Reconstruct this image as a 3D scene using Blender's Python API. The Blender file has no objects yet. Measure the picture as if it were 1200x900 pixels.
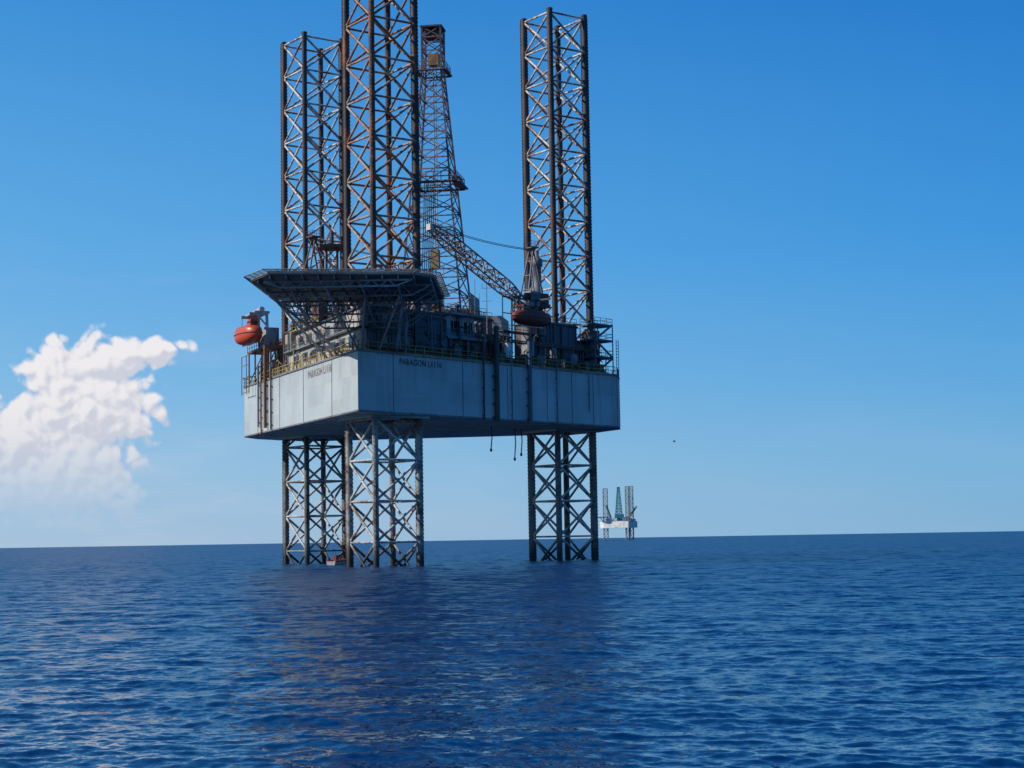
import bpy, math, random
import numpy as np
from mathutils import Vector, Matrix
random.seed(7)
SC = bpy.context.scene
COL = SC.collection
V = Vector
R = math.radians

# ------------------------------------------------------------------ materials
def newmat(name):
    m = bpy.data.materials.new(name); m.use_nodes = True
    nt = m.node_tree; nt.nodes.clear()
    out = nt.nodes.new('ShaderNodeOutputMaterial')
    b = nt.nodes.new('ShaderNodeBsdfPrincipled')
    nt.links.new(b.outputs[0], out.inputs[0])
    return m, nt, b

def noise(nt, vec, scale, detail=5, rough=.6):
    n = nt.nodes.new('ShaderNodeTexNoise'); n.inputs['Scale'].default_value = scale
    n.inputs['Detail'].default_value = detail; n.inputs['Roughness'].default_value = rough
    nt.links.new(vec, n.inputs['Vector']); return n

def math_n(nt, op, a, b=None, c=None, clamp=False):
    n = nt.nodes.new('ShaderNodeMath'); n.operation = op; n.use_clamp = clamp
    for i, x in enumerate((a, b, c)):
        if x is None: continue
        if isinstance(x, (int, float)): n.inputs[i].default_value = x
        else: nt.links.new(x, n.inputs[i])
    return n.outputs[0]

def maprange(nt, v, a, b, c=0., d=1., smooth=False):
    n = nt.nodes.new('ShaderNodeMapRange')
    if smooth: n.interpolation_type = 'SMOOTHSTEP'
    nt.links.new(v, n.inputs[0])
    for i, x in enumerate((a, b, c, d)): n.inputs[i+1].default_value = x
    return n.outputs[0]

def mix(nt, f, a, b, blend='MIX'):
    n = nt.nodes.new('ShaderNodeMix'); n.data_type = 'RGBA'; n.blend_type = blend
    if isinstance(f, (int, float)): n.inputs[0].default_value = f
    else: nt.links.new(f, n.inputs[0])
    for i, x in ((6, a), (7, b)):
        if isinstance(x, tuple): n.inputs[i].default_value = (*x[:3], 1)
        else: nt.links.new(x, n.inputs[i])
    return n.outputs[2]

def paint(name, col, rust=.3, rough=.6, scale=.7, stretch=.3, rustcol=(.16, .055, .022), metal=0., var=.35):
    m, nt, b = newmat(name)
    g = nt.nodes.new('ShaderNodeNewGeometry')
    mp = nt.nodes.new('ShaderNodeMapping'); mp.inputs['Scale'].default_value = (1, 1, stretch)
    nt.links.new(g.outputs['Position'], mp.inputs[0])
    n1 = noise(nt, mp.outputs[0], scale, 6, .7)
    n2 = noise(nt, g.outputs['Position'], scale*.35, 3, .5)
    n3 = noise(nt, mp.outputs[0], scale*6, 3, .6)
    v = maprange(nt, n2.outputs[0], .3, .7, 1-var, 1+var*.35)
    mm = nt.nodes.new('ShaderNodeVectorMath'); mm.operation = 'SCALE'
    mm.inputs[0].default_value = col; nt.links.new(v, mm.inputs['Scale'])
    s = math_n(nt, 'ADD', n1.outputs[0], math_n(nt, 'MULTIPLY', n3.outputs[0], .25))
    th = .86 - rust*.42
    mask = maprange(nt, s, th, th+.12, 0, .9)
    c = mix(nt, mask, mm.outputs[0], rustcol)
    nt.links.new(c, b.inputs['Base Color'])
    b.inputs['Roughness'].default_value = rough
    b.inputs['Metallic'].default_value = metal
    return m

def hullmat(name, col):
    m, nt, b = newmat(name)
    g = nt.nodes.new('ShaderNodeNewGeometry')
    mp = nt.nodes.new('ShaderNodeMapping'); mp.inputs['Scale'].default_value = (1.6, 1.6, .07)
    nt.links.new(g.outputs['Position'], mp.inputs[0])
    n1 = noise(nt, mp.outputs[0], 1.0, 8, .75)
    n2 = noise(nt, g.outputs['Position'], .18, 5, .6)
    n3 = noise(nt, g.outputs['Position'], 2.2, 6, .7)
    sep = nt.nodes.new('ShaderNodeSeparateXYZ'); nt.links.new(g.outputs['Position'], sep.inputs[0])
    top = maprange(nt, sep.outputs[2], 22.5, 26.5, 0, .09)
    st = maprange(nt, math_n(nt, 'ADD', n1.outputs[0], top), .55, .75, 0, .55)
    v = maprange(nt, n2.outputs[0], .3, .7, .84, 1.04)
    v2 = maprange(nt, n3.outputs[0], .3, .7, .93, 1.04)
    zz = math_n(nt, 'FRACT', math_n(nt, 'MULTIPLY', sep.outputs[2], .41))
    seam = maprange(nt, math_n(nt, 'ABSOLUTE', math_n(nt, 'SUBTRACT', zz, .5)), .0, .012, .87, 1)
    fy = math_n(nt, 'FLOOR', math_n(nt, 'MULTIPLY', sep.outputs[1], .31)); fz = math_n(nt, 'FLOOR', math_n(nt, 'ADD', math_n(nt, 'MULTIPLY', sep.outputs[2], .41), .5))
    wn = nt.nodes.new('ShaderNodeTexWhiteNoise'); wn.noise_dimensions = '2D'
    cb = nt.nodes.new('ShaderNodeCombineXYZ'); nt.links.new(fy, cb.inputs[0]); nt.links.new(fz, cb.inputs[1]); nt.links.new(cb.outputs[0], wn.inputs['Vector'])
    pv = maprange(nt, wn.outputs['Value'], 0, 1, .92, 1.03)
    vv = math_n(nt, 'MULTIPLY', math_n(nt, 'MULTIPLY', math_n(nt, 'MULTIPLY', v, v2), seam), pv)
    sc = nt.nodes.new('ShaderNodeVectorMath'); sc.operation = 'SCALE'
    sc.inputs[0].default_value = col; nt.links.new(vv, sc.inputs['Scale'])
    c = mix(nt, st, sc.outputs[0], (.24, .17, .11))
    sp = maprange(nt, math_n(nt, 'ADD', n3.outputs[0], math_n(nt, 'MULTIPLY', top, 1.0)), .68, .76, 0, .8)
    c = mix(nt, sp, c, (.17, .07, .03))
    nt.links.new(c, b.inputs['Base Color']); b.inputs['Roughness'].default_value = .6
    bp = nt.nodes.new('ShaderNodeBump'); bp.inputs['Strength'].default_value = .25; bp.inputs['Distance'].default_value = .15
    nt.links.new(n2.outputs[0], bp.inputs['Height']); nt.links.new(bp.outputs[0], b.inputs['Normal'])
    return m

def legmat(name, up1, up2, t0=.43, t1=.56, dark=0., lowc=(.42, .42, .39), l0=.47):
    m, nt, b = newmat(name)
    g = nt.nodes.new('ShaderNodeNewGeometry')
    sep = nt.nodes.new('ShaderNodeSeparateXYZ'); nt.links.new(g.outputs['Position'], sep.inputs[0])
    n1 = noise(nt, g.outputs['Position'], .35, 7, .75)
    n2 = noise(nt, g.outputs['Position'], 1.9, 5, .75)
    n3 = noise(nt, g.outputs['Position'], .09, 3, .6)
    s = math_n(nt, 'ADD', math_n(nt, 'MULTIPLY', n1.outputs[0], .5), math_n(nt, 'MULTIPLY', n2.outputs[0], .25))
    s = math_n(nt, 'ADD', s, math_n(nt, 'MULTIPLY', n3.outputs[0], .25))
    upper = mix(nt, maprange(nt, s, t0, t1), up1, up2)
    upper = mix(nt, maprange(nt, n2.outputs[0], .53, .66, 0, .8), upper, (.06, .035, .025))
    lower = mix(nt, maprange(nt, s, l0, l0+.08), lowc, (.17, .08, .045))
    lower = mix(nt, maprange(nt, n2.outputs[0], .54, .66, 0, .8), lower, (.05, .035, .028))
    if dark: lower = mix(nt, dark, lower, (.05, .04, .03))
    c = mix(nt, maprange(nt, sep.outputs[2], 20, 24), lower, upper)
    wet = maprange(nt, math_n(nt, 'ADD', sep.outputs[2], math_n(nt, 'MULTIPLY', n1.outputs[0], 3.)), 2.4, 4.6)
    c = mix(nt, wet, (.03, .027, .02), c)
    nt.links.new(c, b.inputs['Base Color']); b.inputs['Roughness'].default_value = .65
    return m

m_hull = hullmat('hull_paint', (.465, .505, .50))
m_under = hullmat('hull_bottom_paint', (.40, .54, .47))
m_legb = legmat('leg_brace_steel', (.62, .57, .49), (.22, .095, .05), .48, .55, 0, (.54, .53, .48), .49)
m_legb_f = legmat('leg_brace_steel_rusty', (.38, .31, .25), (.36, .12, .035), .47, .53, 0, (.50, .50, .46), .48)
m_legc = legmat('leg_chord_steel', (.035, .032, .032), (.13, .055, .03), .48, .58, .6)
m_legc_f = legmat('leg_chord_steel_rusty', (.035, .028, .026), (.28, .09, .03), .50, .55, .25)
m_grey = paint('grey_paint', (.20, .215, .23), .55)
m_lgrey = paint('pale_grey_paint', (.38, .40, .41), .5)
m_dgrey = paint('dark_grey_paint', (.05, .055, .06), .4)
m_heli = paint('helideck_steel', (.12, .135, .13), .4)
m_helil = paint('helideck_beam_steel', (.26, .28, .27), .4)
m_beige = paint('cream_wall_paint', (.44, .40, .33), .45)
m_blue = paint('blue_grey_paint', (.09, .125, .17), .45)
m_wall = paint('blue_grey_wall_paint', (.07, .095, .125), .55, .6, .45)
m_yel = paint('yellow_paint', (.50, .34, .06), .5)
m_tan = paint('tan_paint', (.42, .31, .13), .6)
m_brown = paint('rusty_steel', (.13, .075, .05), .8)
m_white = paint('white_paint', (.70, .70, .68), .25)
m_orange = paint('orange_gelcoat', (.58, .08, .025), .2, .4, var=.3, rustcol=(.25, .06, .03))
m_orangd = paint('shaded_orange_gelcoat', (.20, .03, .018), .4, .6, var=.4, rustcol=(.07, .022, .015))  # darker orange: right lifeboat's shade put into the colour, boat console shares it
m_redd = paint('dull_red_paint', (.16, .045, .03), .5)
m_boom = paint('boom_paint', (.70, .58, .49), .75, rustcol=(.26, .09, .045))
m_derr = paint('derrick_steel', (.24, .155, .14), .65, rustcol=(.14, .05, .03))
m_cable, _nt, _b = newmat('cable_steel'); _b.inputs['Base Color'].default_value = (.02, .02, .022, 1); _b.inputs['Roughness'].default_value = .6
m_letter = paint('lettering_paint', (.065, .055, .065), .65, .7, 3.0, 1.0, (.22, .19, .18), 0., .3)
m_letterl = paint('faded_lettering_paint', (.14, .10, .10), .75, .7, 3.0, 1.0, (.34, .31, .29), 0., .3)
m_glass, _nt, _b = newmat('window_glass'); _b.inputs['Base Color'].default_value = (.012, .016, .02, 1); _b.inputs['Roughness'].default_value = .08
m_open, _nt, _b = newmat('dark_opening'); _b.inputs['Base Color'].default_value = (.012, .012, .013, 1); _b.inputs['Roughness'].default_value = .9
m_fhull = paint('hazed_white_paint', (.76, .74, .67), .1)  # far rig set: distance haze is tinted into these base colours
m_fsteel = paint('hazed_blue_steel', (.19, .26, .33), .1)
m_fteal = paint('hazed_teal_steel', (.04, .26, .30), .05)
m_fbrown = paint('hazed_grey_steel', (.24, .26, .27), .2)

# ------------------------------------------------------------------ mesh helper
class MB:
    def __init__(s): s.v = []; s.f = []; s.m = []; s.sm = []
    def add(s, vs, fs, mi=0, smooth=False):
        o = len(s.v); s.v += [tuple(v) for v in vs]
        for f in fs: s.f.append(tuple(i+o for i in f)); s.m.append(mi); s.sm.append(smooth)
    def obox(s, c, X, Y, Z, mi=0):
        c = V(c); vs = [c+X*i+Y*j+Z*k for k in (-1, 1) for j in (-1, 1) for i in (-1, 1)]
        s.add(vs, [(0, 2, 3, 1), (4, 5, 7, 6), (0, 1, 5, 4), (2, 6, 7, 3), (0, 4, 6, 2), (1, 3, 7, 5)], mi)
    def box(s, c, size, ang=0., mi=0):
        ca, sa = math.cos(ang), math.sin(ang)
        s.obox(c, V((ca, sa, 0))*size[0]/2, V((-sa, ca, 0))*size[1]/2, V((0, 0, size[2]/2)), mi)
    def prism(s, poly, z0, z1, mi=0, mi_bot=None):
        n = len(poly)
        vs = [(p[0], p[1], z0) for p in poly]+[(p[0], p[1], z1) for p in poly]
        s.add(vs, [(i, (i+1) % n, n+(i+1) % n, n+i) for i in range(n)], mi)
        s.add(vs, [tuple(range(n, 2*n))], mi)
        s.add(vs, [tuple(range(n-1, -1, -1))], mi if mi_bot is None else mi_bot)
    def frame(s, p0, p1):
        d = (V(p1)-V(p0)); L = d.length; d = d/L
        ref = V((0, 0, 1)) if abs(d.z) < .95 else V((1, 0, 0))
        x = d.cross(ref).normalized(); y = x.cross(d).normalized()
        return d, x, y, L
    def tube(s, p0, p1, r, n=6, mi=0, r2=None, cap=True):
        p0 = V(p0); p1 = V(p1); r2 = r if r2 is None else r2
        d, x, y, L = s.frame(p0, p1)
        vs = []
        for p, rr in ((p0, r), (p1, r2)):
            for i in range(n):
                a = 2*math.pi*i/n; vs.append(p+x*(math.cos(a)*rr)+y*(math.sin(a)*rr))
        s.add(vs, [(i, i+n, (i+1) % n+n, (i+1) % n) for i in range(n)], mi, True)
        if cap: s.add(vs, [tuple(range(n)), tuple(range(2*n-1, n-1, -1))], mi)
    def beam(s, p0, p1, w, h, mi=0):
        p0 = V(p0); p1 = V(p1); d, x, y, L = s.frame(p0, p1)
        s.obox((p0+p1)/2, d*(L/2), x*(w/2), y*(h/2), mi)
    def path(s, pts, r, n=6, mi=0):
        for a, b in zip(pts, pts[1:]): s.tube(a, b, r, n, mi)
    def rail(s, pts, h=1.1, step=1.5, r=.035, mi=0):
        for a, b in zip(pts, pts[1:]):
            a = V(a); b = V(b); L = (b-a).length; n = max(1, round(L/step))
            for k in (h, h*.55): s.tube(a+V((0, 0, k)), b+V((0, 0, k)), r, 4, mi)
            s.beam(a+V((0, 0, .09)), b+V((0, 0, .09)), .02, .16, mi)
            for i in range(n+1):
                p = a.lerp(b, i/n); s.tube(p, p+V((0, 0, h)), r, 4, mi)
    def lattice(s, p0, p1, w0, w1, n, rc, rb, mi=0, prof=None, up=None):
        p0 = V(p0); p1 = V(p1); d, x, y, L = s.frame(p0, p1)
        rings = []
        for i in range(n+1):
            t = i/n; w = w0+(w1-w0)*t
            if prof: w *= prof(t)
            c = p0.lerp(p1, t)
            rings.append([c+x*(sx*w/2)+y*(sy*w/2) for sx, sy in ((-1, -1), (1, -1), (1, 1), (-1, 1))])
        for i in range(n):
            A, B = rings[i], rings[i+1]
            for k in range(4):
                s.tube(A[k], B[k], rc, 5, mi); k2 = (k+1) % 4
                if i % 2 == 0: s.tube(A[k], B[k2], rb, 4, mi)
                else: s.tube(A[k2], B[k], rb, 4, mi)
                s.tube(B[k], B[k2], rb, 4, mi)
    def lathe(s, c, prof, n=16, mi=0):
        c = V(c); vs = []
        for r, z in prof:
            for i in range(n):
                a = 2*math.pi*i/n; vs.append(c+V((r*math.cos(a), r*math.sin(a), z)))
        fs = [(j*n+i, j*n+(i+1) % n, (j+1)*n+(i+1) % n, (j+1)*n+i) for j in range(len(prof)-1) for i in range(n)]
        s.add(vs, fs, mi, True)
        s.add(vs, [tuple(range(n-1, -1, -1)), tuple(range((len(prof)-1)*n, len(prof)*n))], mi)

WO = {}
def make(name, mb, mats, parent=None, **props):
    if not isinstance(mats, (list, tuple)): mats = [mats]
    vs = np.array(mb.v); o = V(((vs[:, 0].min()+vs[:, 0].max())/2, (vs[:, 1].min()+vs[:, 1].max())/2, vs[:, 2].min()))
    me = bpy.data.meshes.new(name)
    me.from_pydata([tuple(V(v)-o) for v in mb.v], [], mb.f)
    me.polygons.foreach_set('material_index', mb.m); me.polygons.foreach_set('use_smooth', mb.sm)
    for m in mats: me.materials.append(m)
    me.update()
    ob = bpy.data.objects.new(name, me); COL.objects.link(ob); WO[ob.name] = o
    if parent: ob.parent = parent; ob.location = o-WO[parent.name]
    else: ob.location = o
    for k, v in props.items(): ob[k] = v
    return ob
def empty(name, loc, parent=None, **props):
    ob = bpy.data.objects.new(name, None); COL.objects.link(ob); ob.empty_display_size = 1
    WO[ob.name] = V(loc); ob.location = V(loc)-(WO[parent.name] if parent else V((0, 0, 0)))
    if parent: ob.parent = parent
    for k, v in props.items(): ob[k] = v
    return ob

# ------------------------------------------------------------------ rig frame
FX, FY = -16.3, 215.0
AX = R(81)
e1 = V((math.cos(AX), math.sin(AX), 0)); e2 = V((math.sin(AX), -math.cos(AX), 0))
ZB, ZD = 18.7, 26.2
def W(a, b, z=0.): return V((FX, FY, 0))+e1*a+e2*b+V((0, 0, z))
N_ = (-11.0, -.5); RC = (32., 26.6); LC = (32., -28.6)
def edge(P, Q):
    P = W(*P); Q = W(*Q); d = (Q-P); L = d.length; d.normalize(); return P, d, L
PRo, dR, LR = edge(N_, RC); nR = V((-dR.y, dR.x, 0))
PLo, dL, LL = edge(N_, LC); nL = V((dL.y, -dL.x, 0))
def PR(s, t, z=ZD): return PRo+dR*s+nR*t+V((0, 0, z))
def PL(s, t, z=ZD): return PLo+dL*s+nL*t+V((0, 0, z))
angR = math.atan2(dR.y, dR.x); angL = math.atan2(dL.y, dL.x)

rig = empty('jackup_rig', W(20, 0, 0), label="weathered pale jack-up drilling rig standing on three lattice legs", category="oil rig")

hp = [W(*p) for p in (N_, RC, (37, 26.4), (45, 21), (46, -23), (37, -28.2), LC)]
mb = MB(); mb.prism([(p.x, p.y) for p in hp], ZB, ZD, 0, 1)
hull = make('hull', mb, [m_hull, m_under], rig)
mb = MB()
n = len(hp)
for i in range(n):
    a, b = hp[i], hp[(i+1) % n]; d = (b-a).normalized(); o = V((d.y, -d.x, 0))*.06
    mb.beam(a+o+V((0, 0, ZD-.08)), b+o+V((0, 0, ZD-.08)), .16, .22)
    mb.beam(a+o*.6+V((0, 0, ZB+.12)), b+o*.6+V((0, 0, ZB+.12)), .1, .2)
make('edge_strake', mb, m_grey, hull)
for P, an, ss in ((PR, angR, (6, 18.5, 27.2, 35.3, 40.6, 45.3)), (PL, angL, (10, 22, 33, 44))):
    for s in ss:
        mb = MB(); mb.box(P(s, -.02, (ZB+ZD)/2), (.08, .06, 7.0), an); make('plate_seam', mb, m_grey, hull)
def hullpipe(P, s, r, z0, z1, m):
    mb = MB(); mb.tube(P(s, -r-.12, z0), P(s, -r-.12, z1), r, 8)
    for z in np.arange(z0+.6, z1, 1.8): mb.box(P(s, -r*.6-.06, z), (r*2.8, r*1.4, .14), angR if P is PR else angL)
    return make('hull_pipe', mb, m, hull)
hullpipe(PR, 22.3, .12, ZB-.1, 30.5, m_dgrey); hullpipe(PR, 24.6, .34, ZB-.25, 31, m_dgrey)
hullpipe(PR, 31.3, .28, ZB-.2, 29.5, m_blue); hullpipe(PR, 27.9, .07, ZB+.2, ZD+1, m_grey)
hullpipe(PR, 37.2, .09, ZB+.2, ZD+1, m_grey); hullpipe(PR, 44.2, .08, ZB+2, ZD+1, m_grey)
hullpipe(PL, 39, .24, ZB+.6, 31, m_brown); hullpipe(PL, 36.5, .14, ZB+.2, 30, m_dgrey); hullpipe(PL, 43, .14, ZB+1, 28.5, m_grey); hullpipe(PL, 41.6, .1, ZB-.2, 29, m_brown)
LEGS = [(0, 0, 90.), (36.5, 17.9, 80.2), (35.6, -18.9, 78.7)]
for (a, b, zt) in LEGS:
    mb = MB()
    for k in range(4):
        an = AX+R(45)+k*math.pi/2; d = V((math.cos(an), math.sin(an), 0)); p = V((-d.y, d.x, 0))
        mb.obox(W(a, b, ZB-.1)+d*4.0, d*.22, p*4.2, V((0, 0, .22)))
    make('leg_well_collar', mb, m_under, hull)
for s in np.arange(6, 50, 6):
    mb = MB(); a, b = PR(s, .4, ZB-.05), PL(s, .4, ZB-.05); mb.beam(a, b, .12, .14)
    make('bottom_stiffener', mb, m_under, hull)

def lettering(txt, P, length, xdir, nout, off, mat):
    cu = bpy.data.curves.new('tmp', 'FONT'); cu.body = txt; cu.size = 1; cu.extrude = .01; cu.offset = off; cu.space_character = 1.1
    ob = bpy.data.objects.new('tmp', cu); COL.objects.link(ob)
    bpy.context.view_layer.update()
    me = bpy.data.meshes.new_from_object(ob.evaluated_get(bpy.context.evaluated_depsgraph_get()))
    xs = [v.co.x for v in me.vertices]; w = max(xs)-min(xs); x0 = min(xs); k = length/w
    bpy.data.objects.remove(ob); bpy.data.curves.remove(cu)
    M = Matrix((( xdir.x, 0, nout.x), (xdir.y, 0, nout.y), (0, 1, 0)))
    for v in me.vertices:
        v.co = M @ V(((v.co.x-x0)*k, v.co.y*k*1.15, v.co.z))
    me.materials.clear(); me.materials.append(mat)
    o = bpy.data.objects.new('hull_lettering', me); COL.objects.link(o)
    o.parent = hull; o.location = P-WO[hull.name]
lettering("PARAGON L1116", PR(7.1, -.03, 24.85), 7.5, dR, -nR, .016, m_letter)
lettering("PARAGON L1116", PL(19.9, -.03, 24.5), 9.8, -dL, -nL, .006, m_letterl)

# ------------------------------------------------------------------ legs
S = 6.4; BAY = 5.1
def build_leg(a, b, ZT, mbr, mch, rc):
    c = W(a, b, 0)
    corners = []
    for k in range(4):
        an = AX+k*math.pi/2
        corners.append(c+V((math.cos(an), math.sin(an), 0))*(S/math.sqrt(2)))
    z0 = -9.; zs = [ZT-.3-i*BAY for i in range(22) if ZT-i*BAY > z0]
    mb = MB()
    for i, z in enumerate(zs):
        for k in range(4):
            A, B = corners[k], corners[(k+1) % 4]; zz = V((0, 0, z))
            mb.tube(A+zz, B+zz, .15, 6)
            if i+1 < len(zs):
                zn = V((0, 0, zs[i+1]))
                mb.tube(A+zz, B+zn, .17, 6); mb.tube(B+zz, A+zn, .17, 6)
    leg = make('leg', mb, mbr, rig)
    for k in range(4):
        mb = MB(); P = corners[k]; d = (P-c).normalized(); t = V((-d.y, d.x, 0))
        mb.tube(P+V((0, 0, -9)), P+V((0, 0, ZT)), rc, 12)
        mb.obox(P+V((0, 0, (ZT-9)/2)), d*(rc+.08), t*.10, V((0, 0, (ZT+9)/2)))
        for z in np.arange(-2, ZT-.3, .5):
            mb.obox(P+V((0, 0, z)), d*(rc+.13), t*.11, V((0, 0, .12)))
        mb.tube(P+V((0, 0, ZT)), P+V((0, 0, ZT+.25)), rc+.06, 10)
        make('chord', mb, mch, leg)
    for k in range(4):
        P = corners[k]
        d = (P-c).normalized()
        hh = 5.6 if (a, b) == (0, 0) else 7.0
        if (a, b) == (0, 0) and k == 2: continue
        mb = MB(); q = P
        mb.box(q+V((0, 0, ZD+hh/2)), (1.9, 1.9, hh), AX+R(45))
        for z in (1.2, 3., 4.8):
            mb.tube(q+V((0, 0, ZD+z))-d*1.0, q+V((0, 0, ZD+z))+d*1.4, .42, 10)
            mb.box(q+V((0, 0, ZD+z+.75)), (2.1, 2.1, .12), AX+R(45))
        make('jack_house', mb, m_dgrey, rig)
for i, (a, b, zt) in enumerate(LEGS): build_leg(a, b, zt, m_legb_f if i == 0 else m_legb, m_legc_f if i == 0 else m_legc, .43 if i == 1 else .38)

# ------------------------------------------------------------------ quarters at the bow
def poly_w(pts): return [(p.x, p.y) for p in pts]
q1 = [PR(2.6, 1.3, 0), PR(17, 1.3, 0), W(14, 4), W(26, -14), PL(34, 1.6, 0), PL(2.6, 1.3, 0)]
mb = MB(); mb.prism(poly_w(q1), ZD+.004, ZD+3.0)
q2 = [PR(3.2, 1.5, 0), PR(16.6, 1.5, 0), W(12, 3), W(25, -14), PL(32.5, 2.2, 0), PL(3.2, 1.9, 0)]
mb.prism(poly_w(q2), ZD+3.0, ZD+5.7)
quarters = make('quarters', mb, m_beige, rig)
mb = MB(); mb.prism(poly_w([PR(2.2, 1.1, 0), PR(17.2, 1.1, 0), W(14, 4), W(26.5, -14), PL(34.4, 1.2, 0), PL(2.2, .9, 0)]), ZD+2.95, ZD+3.12)
mb.prism(poly_w([PR(2.9, 1.25, 0), PR(17, 1.25, 0), W(12.4, 3), W(25.4, -14), PL(33, 1.9, 0), PL(2.9, 1.6, 0)]), ZD+5.7, ZD+5.9)
make('roof', mb, m_dgrey, quarters)
mb = MB(); mb.box(PR(9.9, 1.26, ZD+1.48), (14.2, .05, 2.9), angR); make('side_cladding', mb, m_wall, quarters)
mb = MB(); mb.box(PR(9.9, 1.46, ZD+4.4), (13.3, .05, 2.56), angR); make('side_cladding', mb, m_wall, quarters)
for s in (6, 11.5):
    mb = MB(); mb.box(PR(s, 1.42, ZD+4.5), (.9, .06, .8), angR, 0); mb.box(PR(s, 1.38, ZD+4.5), (.7, .06, .6), angR, 1)
    make('window', mb, [m_grey, m_glass], quarters)
for s in (6, 9.4):
    mb = MB(); mb.box(PR(s, 1.2, ZD+1.7), (1.1, .08, 1.0), angR, 0); mb.box(PR(s, 1.15, ZD+1.7), (.85, .06, .8), angR, 1)
    make('window', mb, [m_grey, m_glass], quarters)
for s in (6, 10, 14, 18, 22, 26, 30):
    for z, t in ((1.8, 1.3), (4.4, 1.95)):
        if z > 3 and s < 12: continue
        tt = t+.0 + (s-2.6)/31.4*.3
        mb = MB(); mb.box(PL(s, tt-.03, ZD+z), (2.3, .1, 1.3), angL, 0); mb.box(PL(s, tt-.07, ZD+z), (2.0, .1, 1.05), angL, 1)
        make('window', mb, [m_grey, m_glass], quarters)
mb = MB(); mb.box(PL(12.2, 1.30, ZD+1.1), (1.0, .12, 2.1), angL); make('door', mb, m_dgrey, quarters)
mb = MB(); mb.box(PR(12.8, 1.18, ZD+1.1), (1.0, .1, 2.1), angR); make('door', mb, m_lgrey, quarters)
mb = MB(); mb.rail([PL(33.2, 1.5, ZD+5.9), PL(20, 1.5, ZD+5.9)]); make('roof_railing', mb, m_yel, quarters)
mb = MB(); mb.rail([PL(34, .9, ZD+3.12), PL(4, .9, ZD+3.12)]); make('roof_railing', mb, m_grey, quarters)
for s, z0, z1, rr_ in ((4.2, 0, 5.6, .09), (5.0, 0, 5.6, .05), (8.2, 0, 5.6, .12), (10.6, 2.9, 5.6, .07), (13.9, 0, 5.6, .1), (14.5, 0, 5.6, .06), (15.6, 0, 4.6, .14)):
    mb = MB(); mb.tube(PR(s, 1.0, ZD+z0), PR(s, 1.0, ZD+z1), rr_, 6); make('wall_pipe', mb, random.choice((m_grey, m_brown, m_dgrey, m_lgrey)), quarters)
for z, a_, b_, rr_ in ((2.6, 3, 16.4, .08), (5.2, 4, 16.4, .1), (3.6, 4, 12, .06)):
    mb = MB(); mb.tube(PR(a_, 1.05, ZD+z), PR(b_, 1.05, ZD+z), rr_, 6); make('wall_pipe', mb, m_brown, quarters)

def rig_mesh(name, mb, mat, parent=None, **k): return make(name, mb, mat, parent or rig, **k)
mb = MB(); mb.rail([PL(0.3, .15), PL(LL-.2, .15)], 1.15, 1.6, .055)
rig_mesh('deck_railing', mb, m_yel)
mb = MB(); mb.rail([PR(0.3, .15), PR(LR-.2, .15)], 1.15, 1.6, .05)
rig_mesh('deck_railing', mb, m_yel)
mb = MB(); pts = [p+V((0, 0, ZD)) for p in hp[1:]]; mb.rail(pts, 1.15, 2, .045)
rig_mesh('deck_railing', mb, m_grey)

# ------------------------------------------------------------------ helideck
HZ = 32.9
hc = V((-18.9, 197.8, 0))
ho = [(-26.6, 185.6), (-10.8, 187.6), (-8.6, 190.0), (-8.2, 207.2), (-9.4, 208.7), (-26.2, 208.4), (-28.6, 205.0), (-29.2, 190.5)]
mb = MB(); mb.prism(ho, HZ-.4, HZ)
heli = make('helideck', mb, m_heli, rig)
def hin(x, y):
    ins = True
    for i in range(8):
        a, b = ho[i], ho[(i+1) % 8]
        if (b[0]-a[0])*(y-a[1])-(b[1]-a[1])*(x-a[0]) < 0: ins = False
    return ins
def chord_y(x):
    ys = [y for y in np.arange(184, 211, .1) if hin(x, y)]; return (ys[0], ys[-1]) if ys else None
def chord_x(y):
    xs = [x for x in np.arange(-31, -6, .1) if hin(x, y)]; return (xs[0], xs[-1]) if xs else None
mb = MB()
for x in np.arange(-28.2, -8.6, 1.75):
    c = chord_y(x)
    if c: mb.beam((x, c[0], HZ-.58), (x, c[1], HZ-.58), .14, .34)
make('deck_stringer', mb, m_helil, heli)
YS = ((188.0, 1.5), (192.0, 2.0), (196, 2.5), (200, 3.0), (204, 3.4), (207.5, 3.7))
mb = MB()
for y, dz in YS:
    c = chord_x(y)
    x0, x1 = c[0]+.4, c[1]-.4; zt, zb = HZ-.85, HZ-dz; ins = .6+dz*.8
    mb.beam((x0, y, zt), (x1, y, zt), .18, .2); mb.beam((x0+ins, y, zb), (x1-ins, y, zb), .2, .2)
    mb.beam((x0, y, zt), (x0+ins, y, zb), .16, .16); mb.beam((x1, y, zt), (x1-ins, y, zb), .16, .16)
    k = 7
    for i in range(k):
        xa = x0+ins+(x1-x0-2*ins)*i/k; xb = x0+ins+(x1-x0-2*ins)*(i+1)/k; xm = (xa+xb)/2
        mb.beam((xa, y, zb), (xm, y, zt), .1, .1); mb.beam((xm, y, zt), (xb, y, zb), .1, .1)
for x in (-24.5, -20.5, -16.5, -12.5):
    for (y0, d0), (y1, d1) in zip(YS, YS[1:]):
        mb.beam((x, y0, HZ-d0), (x, y1, HZ-d1), .2, .2); mb.beam((x, y0, HZ-d0), (x, y1, HZ-.8), .1, .1)
make('support_truss', mb, m_helil, heli)
mb = MB(); ring = []
for p in ho:
    d = (V((p[0], p[1], 0))-hc).normalized(); ring.append((V((p[0], p[1], HZ-.12)), V((p[0], p[1], HZ+.1))+d*.95))
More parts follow.
